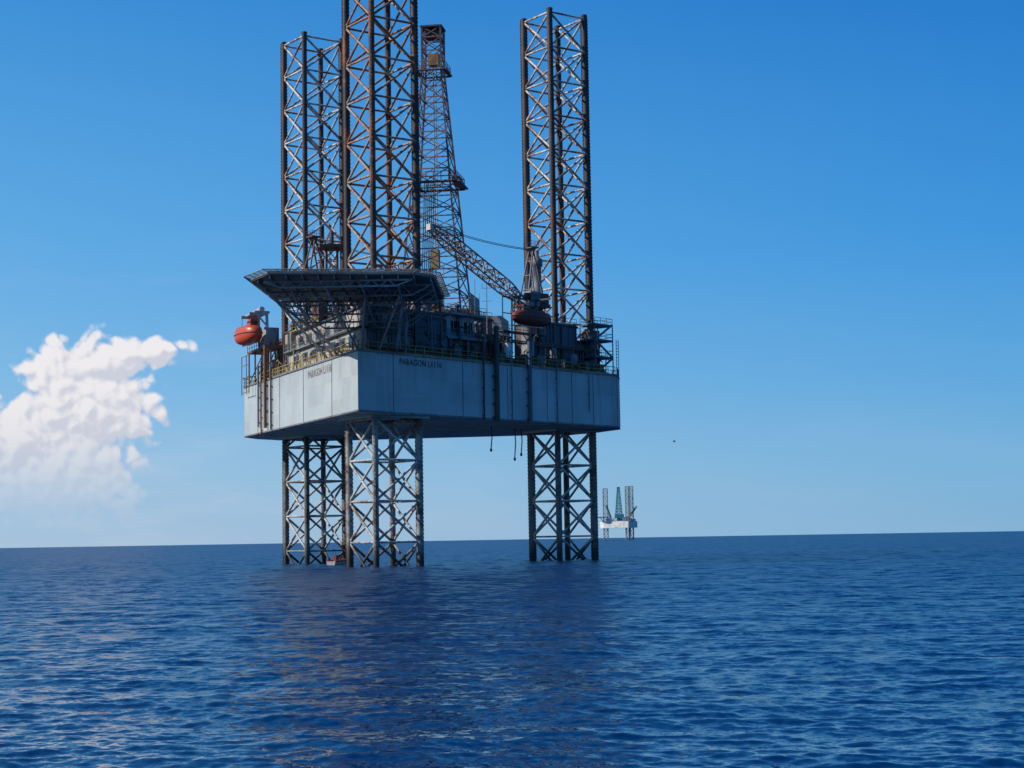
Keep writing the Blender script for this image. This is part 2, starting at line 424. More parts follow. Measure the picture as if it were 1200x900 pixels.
for i in range(8):
    (a, ao), (b, bo) = ring[i], ring[(i+1) % 8]
    mb.tube(ao, bo, .06, 5); mb.beam(a, b, .12, .3)
    L = (b-a).length; n = max(2, round(L/1.3))
    for j in range(n): mb.tube(a.lerp(b, j/n), ao.lerp(bo, j/n), .045, 4)
    for f in (.25, .5, .75): mb.tube(a.lerp(ao, f), b.lerp(bo, f), .022, 3)
    n2 = n*4
    for j in range(n2): mb.tube(a.lerp(b, j/n2), ao.lerp(bo, j/n2), .02, 3)
make('safety_net', mb, m_helil, heli)
struts = [((-24.5, 196, HZ-2.5), PL(9, .5, ZD+.2)), ((-20.5, 192, HZ-2.0), PL(1.2, .5, ZD)), ((-16.5, 192, HZ-2.0), PR(1.2, .5, ZD)), ((-12.5, 196, HZ-2.5), PR(7, .5, ZD)),
          ((-24.5, 204, HZ-3.4), PL(10.5, .5, ZD)), ((-12.5, 204, HZ-3.4), PR(8.5, .5, ZD)), ((-28.2, 197, HZ-1), PL(7, .5, ZD+.2)), ((-12.5, 192, HZ-2.0), PR(4, .5, ZD)), ((-28, 203, HZ-1), PL(13, .5, ZD+.2))]
for p, q in struts:
    mb = MB(); mb.tube(p, q, .135, 8); make('strut', mb, m_lgrey, heli)
mb = MB()
a, b = V((-27.5, 206, HZ-.2)), PL(22, .6, ZD+3.1)
for o in (-.4, .4):
    off = V((o, 0, 0)); mb.beam(a+off, b+off, .08, .25); mb.tube(a+off+V((0, 0, 1)), b+off+V((0, 0, 1)), .035, 4)
for i in range(22): mb.box(a.lerp(b, i/21), (.8, .25, .04), 0)
make('stair', mb, m_grey, heli)

# ------------------------------------------------------------------ derrick + substructure at the stern
DA, DB = 50.0, -3.2
mb = MB(); dz0, dz1 = 38.0, 84.0; wb, wt = 9.6, 3.0; nb = 16
def dcorn(z):
    t = (z-dz0)/(77-dz0); w = (wb+(wt-wb)*min(1, t))/2
    return [W(DA+i*w, DB+j*w, z) for i, j in ((-1, -1), (-1, 1), (1, 1), (1, -1))]
zs = [dz0+(dz1-dz0)*(1-(1-i/nb)**1.2) for i in range(nb+1)]
for i in range(nb):
    A, B = dcorn(zs[i]), dcorn(zs[i+1])
    for k in range(4):
        k2 = (k+1) % 4
        mb.beam(A[k], B[k], .28, .28); mb.beam(B[k], B[k2], .17, .17)
        mb.beam(A[k], B[k2], .13, .13); mb.beam(A[k2], B[k], .13, .13)
derrick = make('derrick', mb, m_derr, rig)
def platform(name, z, w, mat, parent, rail=1.1, DA=DA, DB=DB):
    mb = MB(); w2 = w/2; c = [W(DA+i*w2, DB+j*w2, z) for i, j in ((-1, -1), (-1, 1), (1, 1), (1, -1))]
    for k in range(4): mb.beam(c[k], c[(k+1) % 4], .7, .12)
    mb.rail(c+[c[0]], rail, 1.2, .05); return make(name, mb, mat, parent)
platform('crown_platform', 76.8, 4.6, m_derr, derrick, 1.4)
mb = MB(); mb.box(W(DA, DB, 84.1), (3.5, 3.5, .25), AX); mb.box(W(DA, DB, 83.0), (2.2, 2.4, 1.2), AX)
make('crown_block', mb, m_dgrey, derrick)
mb = MB(); mb.box(W(DA-.8, DB+.3, 78.7), (1.7, 1.7, 1.8), AX); make('crown_sheave', mb, m_tan, derrick)
mb = MB()
cs = [W(DA+i*3.5, DB+.5+j*3.6, 58.7) for i, j in ((-1, -1), (-1, 1), (1, 1), (1, -1))]
for k in range(4): mb.beam(cs[k], cs[(k+1) % 4], 1.3, .16)
mb.rail(cs+[cs[0]], 1.6, 1.2, .06); mb.box(W(DA+1, DB+3.4, 59.5), (2.6, 1.2, 1.2), AX)
make('monkey_board', mb, m_derr, derrick)
mb = MB(); mb.box(W(DA, DB, 47), (1.2, 1.2, 3.), AX); mb.tube(W(DA, DB, 48), W(DA, DB, 79), .09, 5); mb.tube(W(DA+.4, DB+.3, 48), W(DA+.4, DB+.3, 79), .06, 5); mb.tube(W(DA, DB, 38), W(DA, DB, 47), .12, 6)
make('travelling_block', mb, m_tan, derrick)
mb = MB(); mb.tube(W(DA-2.5, DB-2.2, 40), W(DA-2.5, DB-2.2, 57), .3, 8); make('standpipe', mb, m_dgrey, derrick)
for i in range(6):
    mb = MB(); mb.tube(W(DA+2.5, DB-3+i*.35, 38.2), W(DA+1.8, DB-2+i*.3, 60), .08, 5); make('drill_pipe', mb, m_dgrey, derrick)
mb = MB(); mb.box(W(DA, DB, 37.6), (14, 13, .7), AX)
for i in (-1, 1):
    for j in (-1, 1): mb.box(W(DA+i*5.6, DB+j*5.4, 33.5), (1, 1, 8), AX)
    mb.beam(W(DA-5.6, DB+i*5.4, 30), W(DA+5.6, DB+i*5.4, 37), .35, .35); mb.beam(W(DA-5.6, DB+i*5.4, 37), W(DA+5.6, DB+i*5.4, 30), .35, .35)
    mb.beam(W(DA-5.6, DB-5.4*i, 30), W(DA-5.6, DB+5.4*i, 37), .3, .3)
for j in (-1, 1):
    mb.beam(W(18, DB+j*5.4, 28.2), W(56, DB+j*5.4, 28.2), .8, 3.6)
dfl = make('drill_floor', mb, m_dgrey, rig)
mb = MB(); mb.box(W(DA-6.3, DB-1.5, 39.6), (.12, 8, 3.4), AX); make('wind_wall', mb, m_grey, dfl)
mb = MB(); mb.box(W(DA-1, DB+6.2, 39.4), (9, .12, 3.0), AX); make('wind_wall', mb, m_grey, dfl)
mb = MB(); c = [W(DA+i*7, DB+j*6.5, 37.95) for i, j in ((-1, -1), (-1, 1), (1, 1), (1, -1))]; mb.rail(c+[c[0]]); make('railing', mb, m_yel, dfl)
mb = MB(); mb.beam(W(DA-7, DB+.5, 38), W(DA-21, DB+.5, 30), 1.6, .3); mb.rail([W(DA-7, DB+1.2, 38), W(DA-21, DB+1.2, 30)]); make('catwalk', mb, m_grey, dfl)
mb = MB(); mb.box(W(DA-4, DB+9, 34), (7, 5, 5.5), AX); make('doghouse', mb, m_grey, dfl)

# ------------------------------------------------------------------ cranes
def crane(base, zfoot, tip, r, mats, boomw, gz, nl=16):
    ped_m, cab_m, boom_m, gan_m = mats
    bx = V((base.x, base.y, 0)); zp = zfoot-1.2
    mb = MB(); mb.lathe(bx, [(r*1.25, ZD), (r*1.25, ZD+.4), (r, ZD+.5), (r, zp-1.2), (r*1.35, zp-.6), (r*1.5, zp), (r*1.5, zp+.25)], 20)
    cr = make('crane', mb, ped_m, rig)
    d = V((tip[0]-bx.x, tip[1]-bx.y, 0)).normalized(); p = V((-d.y, d.x, 0)); ang = math.atan2(d.y, d.x)
    mb = MB(); c = bx+V((0, 0, zp+.3))
    mb.box(c+V((0, 0, .25))-d*.6, (4.6, 3.0, .5), ang); mb.box(c+V((0, 0, 1.2))-d*1.6, (2.4, 2.6, 1.6), ang); mb.tube(c-d*1.2-p*1.5+V((0, 0, 1.)), c-d*1.2+p*1.5+V((0, 0, 1.)), .7, 12)
    make('machinery_house', mb, cab_m, cr)
    mb = MB(); cc = c+d*.9+p*1.9+V((0, 0, .9)); mb.box(cc, (1.7, 1.3, 2.1), ang, 0); mb.box(cc+d*.1+V((0, 0, .3)), (1.6, 1.36, 1.0), ang, 1); mb.box(cc+d*.1+V((0, 0, .3)), (1.76, 1.1, 1.0), ang, 1)
    make('cab', mb, [m_lgrey, m_glass], cr)
    foot = bx+d*1.2+V((0, 0, zfoot)); tip = V(tip)
    mb = MB(); prof = lambda t: .45+.55*min(1, t*6) if t < .5 else .45+.55*min(1, (1-t)*5)
    mb.lattice(foot, tip, boomw, boomw, nl, .12, .08, 0, prof)
    mb.box(tip, (.9, .9, .8), ang)
    make('boom', mb, boom_m, cr)
    mb = MB(); gt = bx-d*.8+V((0, 0, gz))
    for o in (-.9, .9):
        mb.tube(c+p*o+d*1.0, gt+p*o*.45, .14, 6); mb.tube(c+p*o-d*2.4, gt+p*o*.45, .12, 6)
    for f in (.3, .55, .8): mb.tube((c+p*.9+d*1.0).lerp(gt+p*.4, f), (c-p*.9+d*1.0).lerp(gt-p*.4, f), .08, 5)
    mb.tube(gt-p*.6, gt+p*.6, .3, 8); mb.box(gt+V((0, 0, .2)), (1.3, 1.5, .1), ang)
    mb.rail([gt+d*.7+p*.8+V((0, 0, .2)), gt-d*.7+p*.8+V((0, 0, .2)), gt-d*.7-p*.8+V((0, 0, .2)), gt+d*.7-p*.8+V((0, 0, .2))], .9, .8, .03)
    make('gantry', mb, gan_m, cr)
    for o in (-.35, .35):
        mb = MB()
        a, b = gt+p*o, tip+V((0, 0, .45))+p*o*.7; prev = a
        for i in range(1, 9):
            t = i/8; q = a.lerp(b, t)-V((0, 0, 1))*(.5*4*t*(1-t)); mb.tube(prev, q, .045, 4); prev = q
        make('cable', mb, m_cable, cr)
    mb = MB(); mb.tube(tip+d*.3, tip+d*.3-V((0, 0, 5.5)), .03, 4); make('hook_wire', mb, m_cable, cr)
    mb = MB(); hk = tip+d*.3-V((0, 0, 5.9)); mb.box(hk, (.4, .3, .7), ang); mb.tube(hk-V((0, 0, .3)), hk-V((.15, 0, .75)), .07, 6); make('hook_block', mb, m_redd, cr)
    return cr
crane(PR(36.5, 4.2, 0), 35.9, (-10.4, 223.0, 44.4), 1.0, (m_grey, m_redd, m_boom, m_grey), 1.6, 43.2)
crane(W(19, -13.6), 39.6, (-13.5, 247, 43.5), 1.0, (m_brown, m_tan, m_boom, m_brown), 1.2, 45.3)
mb = MB(); q = W(21, -12.2, 0); mb.lattice(q+V((0, 0, ZD)), q+V((0, 0, 44.4)), 1.8, 1.5, 10, .1, .06); mb.lathe(q, [(2.2, 44.3), (2.2, 44.5)], 12)
rr = [q+V((2.1*math.cos(t*math.pi/4), 2.1*math.sin(t*math.pi/4), 44.5)) for t in range(9)]; mb.rail(rr, 1.0, 1.6, .04); mb.tube(q+V((0, 0, 44.4)), q+V((0, 0, 46.6)), .3, 8)
rig_mesh('lattice_mast', mb, m_brown)
mb = MB(); mb.lathe(PR(40.0, 5.4, 0), [(.65, ZD), (.65, 35), (.8, 35.2), (.8, 38.0), (.6, 38.6), (.6, 41.2), (.8, 41.3), (.8, 42.3), (.3, 42.6), (.3, 43.5)], 16)
rig_mesh('exhaust_stack', mb, m_grey)

# ------------------------------------------------------------------ deck houses & clutter
def house(P, ang, s, t, ls, lt, h, mat, z0=ZD, openings=0, name='deck_house', roof=m_dgrey):
    mb = MB(); mb.box(P(s, t, z0+h/2+.004), (ls, lt, h), ang)
    ob = rig_mesh(name, mb, mat)
    mb = MB(); mb.box(P(s, t, z0+h+.08), (ls+.4, lt+.4, .14), ang); make('roof', mb, roof, ob)
    for i in range(openings):
        so = s-ls/2+ls*(i+.5)/openings
        mb = MB(); mb.box(P(so, t-lt/2-.02, z0+h*.52), (ls/openings*.62, .1, h*.5), ang); make('opening', mb, m_open, ob)
    for i in range(int(ls/1.6)+1):
        mb = MB(); mb.box(P(s-ls/2+.1+i*1.6, t-lt/2-.04, z0+h/2), (.08, .08, h*.96), ang); make('wall_rib', mb, mat, ob)
    mb = MB(); mb.rail([P(s-ls/2, t-lt/2, z0+h+.15), P(s+ls/2, t-lt/2, z0+h+.15)], 1.0, 1.4, .035); make('roof_railing', mb, m_brown, ob)
    for i in range(3):
        mb = MB(); q = P(s+random.uniform(-.4, .4)*ls, t+random.uniform(-.3, .3)*lt, z0+h+.1); hh = random.uniform(.7, 1.7); mb.lathe(q, [(.18, 0), (.18, hh), (.34, hh+.05), (.34, hh+.35), (.1, hh+.5)], 8); make('roof_vent', mb, random.choice((m_grey, m_brown, m_dgrey)), ob)
    for i in range(3):
        so = s+random.uniform(-.45, .45)*ls; mb = MB(); mb.tube(P(so, t-lt/2-.2, z0), P(so, t-lt/2-.2, z0+h), random.uniform(.05, .12), 6); make('wall_pipe', mb, random.choice((m_brown, m_dgrey, m_grey)), ob)
    return ob
house(PR, angR, 20.5, 4.2, 6.4, 5.0, 2.8, m_wall, ZD, 1)
house(PR, angR, 19.9, 4.6, 7.4, 4.2, 3.1, m_lgrey, ZD+2.95, 3)
house(PR, angR, 27.8, 5.5, 7.4, 4.5, 4.0, m_wall, ZD, 1)
house(PR, angR, 41.2, 5.0, 8.4, 4.4, 6.6, m_wall, ZD, 0)
house(PR, angR, 47.2, 5.4, 3.2, 4.4, 4.6, m_blue, ZD, 1)
house(PR, angR, 24, 12, 12, 5, 6.8, m_dgrey, ZD, 0)
house(PR, angR, 14, 10.5, 7, 4, 7.6, m_dgrey, ZD, 2)
house(PR, angR, 31, 13, 9, 6, 7.4, m_wall, ZD, 2)
house(PL, angL, 41, 5.5, 7, 5, 5.0, m_grey, ZD, 2)
house(PL, angL, 38, 4, 3.4, 2.6, 6.5, m_beige, ZD, 1)
house(PL, angL, 47, 6.5, 3.5, 6, 3.5, m_dgrey, ZD, 0)
house(PL, angL, 30, 9, 9, 5, 8.0, m_dgrey, ZD, 0)
for s, t, r, h, m in ((29.8, 2.3, .7, 3.4, m_white), (34.2, 1.9, .55, 4.2, m_lgrey), (38.6, 1.6, .5, 3.2, m_grey), (43, 1.6, .7, 2.6, m_grey)):
    mb = MB(); mb.lathe(PR(s, t, 0), [(r*1.1, ZD), (r*1.1, ZD+.2), (r, ZD+.3), (r, ZD+h-.4), (r*.75, ZD+h-.1), (r*.2, ZD+h)], 16)
    mb.tube(PR(s, t, ZD+h-.1), PR(s, t, ZD+h+.6), .1, 6); rig_mesh('tank', mb, m)
for i in range(30):
    s = 3+i*1.6+random.uniform(-.5, .5); P = PR; t = random.uniform(.4, 1.0)
    h = random.choice((1.4, 1.7, 2.0, 2.8, 4.2)); mb = MB(); r = random.uniform(.05, .12)
    a = P(s, t, ZD); mb.path([a, a+V((0, 0, h)), a+V((.3, -.1, h+.25)), a+V((.5, -.15, h-.05))], r, 6)
    rig_mesh('vent_pipe', mb, random.choice((m_grey, m_brown, m_dgrey, m_yel, m_dgrey)))
for i in range(16):
    s = 4+i*2.9+random.uniform(-.5, .5); h = random.choice((1.2, 1.8, 2.4, 3.8)); mb = MB(); r = .09
    a = PL(s, random.uniform(.5, 1.1), ZD); mb.path([a, a+V((0, 0, h)), a+V((.3, -.1, h+.25)), a+V((.5, -.15, h-.05))], r, 6)
    rig_mesh('vent_pipe', mb, random.choice((m_grey, m_brown, m_yel)))
for i in range(12):
    s = 18.5+i*2.6+random.uniform(-.6, .6); mb = MB(); w, l, h = random.uniform(.8, 1.8), random.uniform(.7, 1.0), random.uniform(.8, 1.7)
    mb.box(PR(s, .8, ZD+h/2), (w, l, h), angR); mb.box(PR(s, .8, ZD+h+.05), (w+.1, l+.1, .1), angR)
    for k in (-.5, .5): mb.box(PR(s+k*w*.8, .8-l/2-.03, ZD+h/2), (.08, .06, h), angR)
    rig_mesh('equipment_locker', mb, random.choice((m_grey, m_blue, m_redd, m_dgrey, m_brown, m_dgrey)))
for t, z, r in ((.5, .35, .12), (.7, .6, .09), (1.6, 3.3, .12), (1.9, 3.6, .1)):
    mb = MB(); mb.tube(PR(24 if z > 1 else 2, t, ZD+z), PR(49, t, ZD+z), r, 6); rig_mesh('deck_pipe', mb, m_brown)
for s in np.arange(25, 49, 3.4):
    mb = MB(); mb.beam(PR(s, 1.7, ZD), PR(s, 1.7, ZD+3.6), .16, .16); mb.beam(PR(s, 1.2, ZD+3.2), PR(s, 2.2, ZD+3.2), .12, .12)
    rig_mesh('pipe_support', mb, m_brown)
mb = MB()
for s in np.arange(17.5, 24.5, 3.3): mb.beam(PR(s, 1.1, ZD), PR(s, 1.1, ZD+6.2), .14, .14)
for z in (2.9, 6.05): mb.beam(PR(17, 1.1, ZD+z), PR(24.4, 1.1, ZD+z), .16, .2); mb.box(PR(20.7, 1.5, ZD+z), (7.2, .9, .1), angR)
mb.rail([PR(17, 1.1, ZD+6.1), PR(24.4, 1.1, ZD+6.1)]); mb.rail([PR(17, 1.1, ZD+3), PR(24.4, 1.1, ZD+3)])
rig_mesh('walkway_frame', mb, m_grey)
mb = MB(); z_ = 31.0
mb.box(PR(33, 2.6, z_), (9, 1.6, .12), angR)
for s in (28.6, 31, 34.2, 37.4):
    mb.beam(PR(s, 1.9, ZD), PR(s, 1.9, z_+4.6), .14, .14); mb.beam(PR(s, 1.9, z_-1.6), PR(s, 3.2, z_), .1, .1)
mb.beam(PR(28.6, 1.9, z_+4.6), PR(37.4, 1.9, z_+4.6), .16, .2); mb.beam(PR(28.6, 1.9, z_+2.4), PR(37.4, 1.9, z_+2.4), .1, .12)
mb.rail([PR(28.6, 3.3, z_), PR(37.4, 3.3, z_)])
rig_mesh('embarkation_frame', mb, m_dgrey)
mb = MB()
cs = [PR(46.4, .3, 0), PR(50.4, .3, 0), PR(50.4, 3.0, 0), PR(46.4, 3.0, 0)]
for c in cs: mb.beam(c+V((0, 0, ZD)), c+V((0, 0, ZD+7.2)), .16, .16)
for z in (2.4, 4.8, 7.0):
    L = [c+V((0, 0, ZD+z)) for c in cs]
    for k in range(4): mb.beam(L[k], L[(k+1) % 4], .14, .14)
    mb.rail(L+[L[0]], 1.0, 1.3, .035); mb.box(sum(L, V())/4-V((0, 0, .1)), (3.9, 2.6, .06), angR)
for k in range(3): mb.beam(cs[k % 2]+V((0, 0, ZD+k*2.4)), cs[(k+1) % 2]+V((0, 0, ZD+(k+1)*2.4)), .1, .3)
rig_mesh('stair_tower', mb, m_blue)
mb = MB(); a = PR(LR-.4, -.5, 0)
for o in (-.25, .25): mb.tube(a+dR*o+V((0, 0, ZB)), a+dR*o+V((0, 0, ZD+5)), .05, 5)
for z in np.arange(ZB, ZD+5, .45): mb.tube(a-dR*.25+V((0, 0, z)), a+dR*.25+V((0, 0, z)), .035, 4)
rig_mesh('ladder', mb, m_grey)
for p, z0, h in ((PR(30, 6, 0), ZD+3.9, 9), (W(30, 2), ZD+2, 14), (PL(28, 4, 0), ZD+5.8, 7), (W(22, 8), ZD, 13), (PL(37, 5, 0), ZD+5, 7)):
    mb = MB(); q = V((p.x, p.y, z0)); mb.tube(q, q+V((0, 0, h)), .1, 6, 0, .04)
    for k in (.6, .8): mb.tube(q+V((-.7, 0, h*k)), q+V((.7, 0, h*k)), .03, 4)
    for k in (-.6, .6): mb.tube(q+V((k, 0, h*.8)), q+V((k, 0, h*.8+.7)), .03, 4)
    rig_mesh('aerial_mast', mb, m_grey)
mb = MB()
pz = 31.0
c0, c1, c2, c3 = PL(40, .1, pz), PL(50, .1, pz), PL(50, 2.5, pz), PL(40, 2.5, pz)
mb.prism(poly_w([c0, c3, c2, c1]), pz-.15, pz)
mb.rail([c0, c1], 1.1, 1.3, .04); mb.rail([c3, c2], 1.1, 1.3, .04); mb.rail([c0, c3], 1.1, 1.3, .04)
for s in (40.2, 43, 46.5, 49.8):
    mb.beam(PL(s, .3, ZD), PL(s, .3, pz), .2, .2); mb.beam(PL(s, 2.3, ZD), PL(s, 2.3, pz), .2, .2); mb.beam(PL(s, .3, ZD+.2), PL(s, 2.3, pz-.2), .12, .12)
rig_mesh('muster_platform', mb, m_brown)
mb = MB()
for s in (45.5, 47.0, 49.5):
    mb.tube(PL(s, -.9, ZD-1.5), PL(s, -.9, ZD+4.2), .07, 5); mb.tube(PL(s, .1, ZD+1.0), PL(s, -.9, ZD+1.0), .06, 5)
for z in (-1.2, 1.0, 2.8, 4.1): mb.tube(PL(45.5, -.9, ZD+z), PL(49.5, -.9, ZD+z), .06, 5)
rig_mesh('boarding_frame', mb, m_grey)
for P, s, t, z0, zt, to, th in ((PL, 43.2, 1.3, 31.0, 36.0, -1.2, .38), (PL, 47.6, 1.3, 31.0, 36.0, -1.2, .38), (PR, 30.2, 1.8, ZD, 35.6, -.6, .24), (PR, 35.2, 1.8, ZD, 35.6, -.6, .24)):
    mb = MB(); mb.beam(P(s, t, z0), P(s, t-.2, zt), th, th); mb.beam(P(s, t, zt), P(s, to-.3, zt), th, th); mb.beam(P(s, t-.1, zt-1.8), P(s, to+.8, zt), th*.6, th*.6)
    mb.tube(P(s+.25, t-.3, zt-2), P(s-.25, t-.3, zt-2), .25, 8)
    rig_mesh('davit', mb, m_lgrey if P is PL else m_dgrey)
mb = MB(); mb.box(PL(45.6, 2.2, 32.6), (3.6, 1.8, 3.2), angL); mb.box(PL(45.6, .4, 36.3), (5.2, 2.2, .3), angL); mb.tube(PL(43.8, .6, 36.8), PL(47.4, .6, 36.8), .4, 10)
rig_mesh('davit_winch_house', mb, m_lgrey)
for a, b, z in ((22, 10, 15.6), (27, 12.5, 14.5), (28.5, 13.2, 15.2)):
    mb = MB(); p = W(a, b, 0); mb.path([p+V((0, 0, ZB)), p+V((.1, 0, (ZB+z)/2)), p+V((-.05, 0, z))], .09, 6); mb.tube(p+V((-.05, 0, z)), p+V((-.05, 0, z-.4)), .16, 8); rig_mesh('hanging_hose', mb, m_dgrey)

# ------------------------------------------------------------------ lifeboats
def lifeboat(center, ang, mat, label, L=3.4, K=1.0):
    e = empty('lifeboat', center, None, label=label, category="lifeboat", group="enclosed lifeboats hanging from the rig")
    ca, sa = math.cos(ang), math.sin(ang)
    def T(x, y, z): return V(center)+V((ca*x-sa*y*K, sa*x+ca*y*K, z*K))
    ns, na = 22, 12
    def sect(x, up):
        t = abs(x)/L; w = 1.25*(1-t**2.8)**.55 if t < 1 else 0.02; w = max(w, .03)
        pts = []
        for i in range(na+1):
            th = math.pi*i/na; cy, sz = math.cos(th), math.sin(th)
            y = w*(abs(cy)**.75)*(1 if cy >= 0 else -1)
            if up: h = 1.15*(1-t**3.2)**.5 if t < 1 else 0; z = 1.25+h*(sz**.7)*.95
            else: h = 1.25*(1-.35*t**4); z = 1.25-h*(sz**.8)+(.35*t**3)*sz
            pts.append(T(x, y, z))
        return pts
    for up, nm in ((False, 'hull'), (True, 'canopy')):
        mb = MB(); vs = []
        xs = [L*math.sin(math.pi/2*(-1+2*i/ns)) for i in range(ns+1)]
        for x in xs: vs += sect(x, up)
        k = na+1
        fs = [(j*k+i, j*k+i+1, (j+1)*k+i+1, (j+1)*k+i) for j in range(ns) for i in range(na)]
        mb.add(vs, fs, 0, True); make(nm, mb, mat, e)
    for sgn in (1, -1):
        pr = None; mb = MB()
        for x in [L*math.sin(math.pi/2*(-1+2*i/20)) for i in range(21)]:
            t = abs(x)/L; w = max(1.25*(1-t**2.8)**.55, .03) if t < 1 else .03
            p = T(x*1.01, sgn*(w+.03), 1.25)
            if pr: mb.tube(pr, p, .06, 6)
            pr = p
        make('fender', mb, m_redd, e)
    mb = MB(); mb.box(T(-1.7, 0, 2.45), (1.3, 1.2, .8), ang); mb.box(T(-1.7, 0, 2.88), (1.1, 1.0, .1), ang); make('wheelhouse', mb, mat, e)
    mb = MB(); mb.box(T(-1.7, 0, 2.55), (1.36, 1.0, .3), ang); mb.box(T(-1.7, 0, 2.55), (1.1, 1.26, .3), ang); make('window', mb, m_glass, e)
    for x in (-.4, .6, 1.6):
        mb = MB(); mb.box(T(x, 0, 2.02), (.45, 2.02*K*(1-.03*x*x), .22), ang); make('window', mb, m_glass, e)
    mb = MB(); mb.box(T(0, 0, .05), (4.5, .14, .28), ang); make('keel', mb, m_white, e)
    for x in (-2.4, 2.4):
        mb = MB(); mb.tube(T(x, 0, 2.1), T(x, 0, 3.6), .04, 5); mb.box(T(x, 0, 2.25), (.3, .2, .4), ang)
        make('fall_wire', mb, m_cable, e)
    return e
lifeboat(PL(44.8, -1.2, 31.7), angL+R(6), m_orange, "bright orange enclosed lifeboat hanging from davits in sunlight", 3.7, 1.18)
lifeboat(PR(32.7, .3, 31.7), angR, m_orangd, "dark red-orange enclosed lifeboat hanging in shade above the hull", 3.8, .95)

# ------------------------------------------------------------------ small craft by the leg
e = empty('small_boat', (-24.0, 232, 0), None, label="small white and orange boat floating between the rig legs", category="boat")
mb = MB(); o = V((-24.0, 232, -.1)); vs = []; ns = 10
for i in range(ns+1):
    t = i/ns; x = -1.5+3.0*t; w = .7*(1-(max(0, t-.35)/.65)**2.2)**.6 if t < 1 else .03
    for y, z in ((-w, .65+.2*t), (-w*.95, .25), (-w*.4, -.15), (w*.4, -.15), (w*.95, .25), (w, .65+.2*t)):
        vs.append(o+V((x*.5-y*.86, x*.86+y*.5, z)))
fs = [(j*6+i, j*6+i+1, (j+1)*6+i+1, (j+1)*6+i) for j in range(ns) for i in range(5)]+[(0, 1, 2, 3, 4, 5)]
mb.add(vs, fs, 0, False); make('hull', mb, m_lgrey, e)
for k in (0, 5):
    mb = MB()
    for j in range(ns): mb.tube(vs[j*6+k], vs[(j+1)*6+k], .12, 8)
    make('fender_tube', mb, m_orange, e)
mb = MB(); mb.box(o+V((-.2, -.3, 1.0)), (.55, .5, .9), R(60)); mb.tube(o+V((-.2, -.3, 1.4)), o+V((-.2, -.3, 2.0)), .04, 5); make('console', mb, m_orangd, e)

# ------------------------------------------------------------------ seabird
o = V((18.9, 200, 14.2))
mb = MB()
pr = [(-.2, .01), (-.12, .04), (0, .055), (.1, .04), (.17, .028), (.22, .006)]
vs = []
for x, r in pr:
    for i in range(8): a = math.pi*i/4; vs.append(o+V((x, r*math.cos(a), r*math.sin(a))))
mb.add(vs, [(j*8+i, j*8+(i+1) % 8, (j+1)*8+(i+1) % 8, (j+1)*8+i) for j in range(5) for i in range(8)], 0, True)
bird = make('seabird', mb, m_grey, None, label="small seabird gliding above the sea", category="bird")
for sg in (-1, 1):
    mb = MB(); w = [o+V((.08, sg*.03, .03)), o+V((-.06, sg*.03, .03)), o+V((-.03, sg*.25, .14)), o+V((.09, sg*.25, .15)), o+V((-.06, sg*.52, .08)), o+V((-.02, sg*.52, .085))]
    mb.add(w+[p+V((0, 0, .012)) for p in w], [(0, 1, 2, 3), (3, 2, 4, 5), (6, 9, 8, 7), (9, 11, 10, 8), (0, 3, 9, 6), (1, 7, 8, 2), (3, 5, 11, 9), (2, 8, 10, 4)]); make('wing', mb, m_grey, bird)

# ------------------------------------------------------------------ far rig
FC = V((139.5, 2300, 0))
far = empty('jackup_rig', FC, None, label="hazy distant jack-up rig with pale hull on the horizon", category="oil rig")
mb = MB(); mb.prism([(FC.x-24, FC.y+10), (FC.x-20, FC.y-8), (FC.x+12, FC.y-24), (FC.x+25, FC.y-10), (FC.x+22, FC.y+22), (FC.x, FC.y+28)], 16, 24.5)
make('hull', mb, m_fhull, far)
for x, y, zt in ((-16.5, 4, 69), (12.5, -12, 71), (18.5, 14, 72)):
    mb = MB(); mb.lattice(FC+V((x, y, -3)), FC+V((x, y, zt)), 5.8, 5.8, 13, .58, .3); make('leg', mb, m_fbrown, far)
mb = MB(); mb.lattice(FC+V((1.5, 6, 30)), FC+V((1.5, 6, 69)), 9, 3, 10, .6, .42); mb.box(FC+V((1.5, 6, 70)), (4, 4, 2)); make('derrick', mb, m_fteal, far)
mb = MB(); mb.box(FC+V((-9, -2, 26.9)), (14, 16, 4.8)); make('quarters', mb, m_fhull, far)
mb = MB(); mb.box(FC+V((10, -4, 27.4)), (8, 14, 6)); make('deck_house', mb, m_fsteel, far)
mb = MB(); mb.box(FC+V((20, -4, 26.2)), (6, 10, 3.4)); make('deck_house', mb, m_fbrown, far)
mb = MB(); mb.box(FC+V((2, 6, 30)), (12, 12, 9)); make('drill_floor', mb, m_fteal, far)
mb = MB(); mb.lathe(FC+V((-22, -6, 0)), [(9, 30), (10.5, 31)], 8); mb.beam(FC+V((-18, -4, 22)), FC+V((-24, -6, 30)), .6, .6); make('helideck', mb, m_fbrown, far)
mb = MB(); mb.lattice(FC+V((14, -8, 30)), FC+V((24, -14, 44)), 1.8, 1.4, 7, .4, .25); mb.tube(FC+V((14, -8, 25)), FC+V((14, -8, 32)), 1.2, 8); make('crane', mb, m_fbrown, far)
mb = MB(); mb.lattice(FC+V((-10, 0, 30)), FC+V((-16, -8, 46)), 1.8, 1.4, 7, .4, .25); mb.tube(FC+V((-10, 0, 25)), FC+V((-10, 0, 32)), 1.2, 8); make('crane', mb, m_fbrown, far)

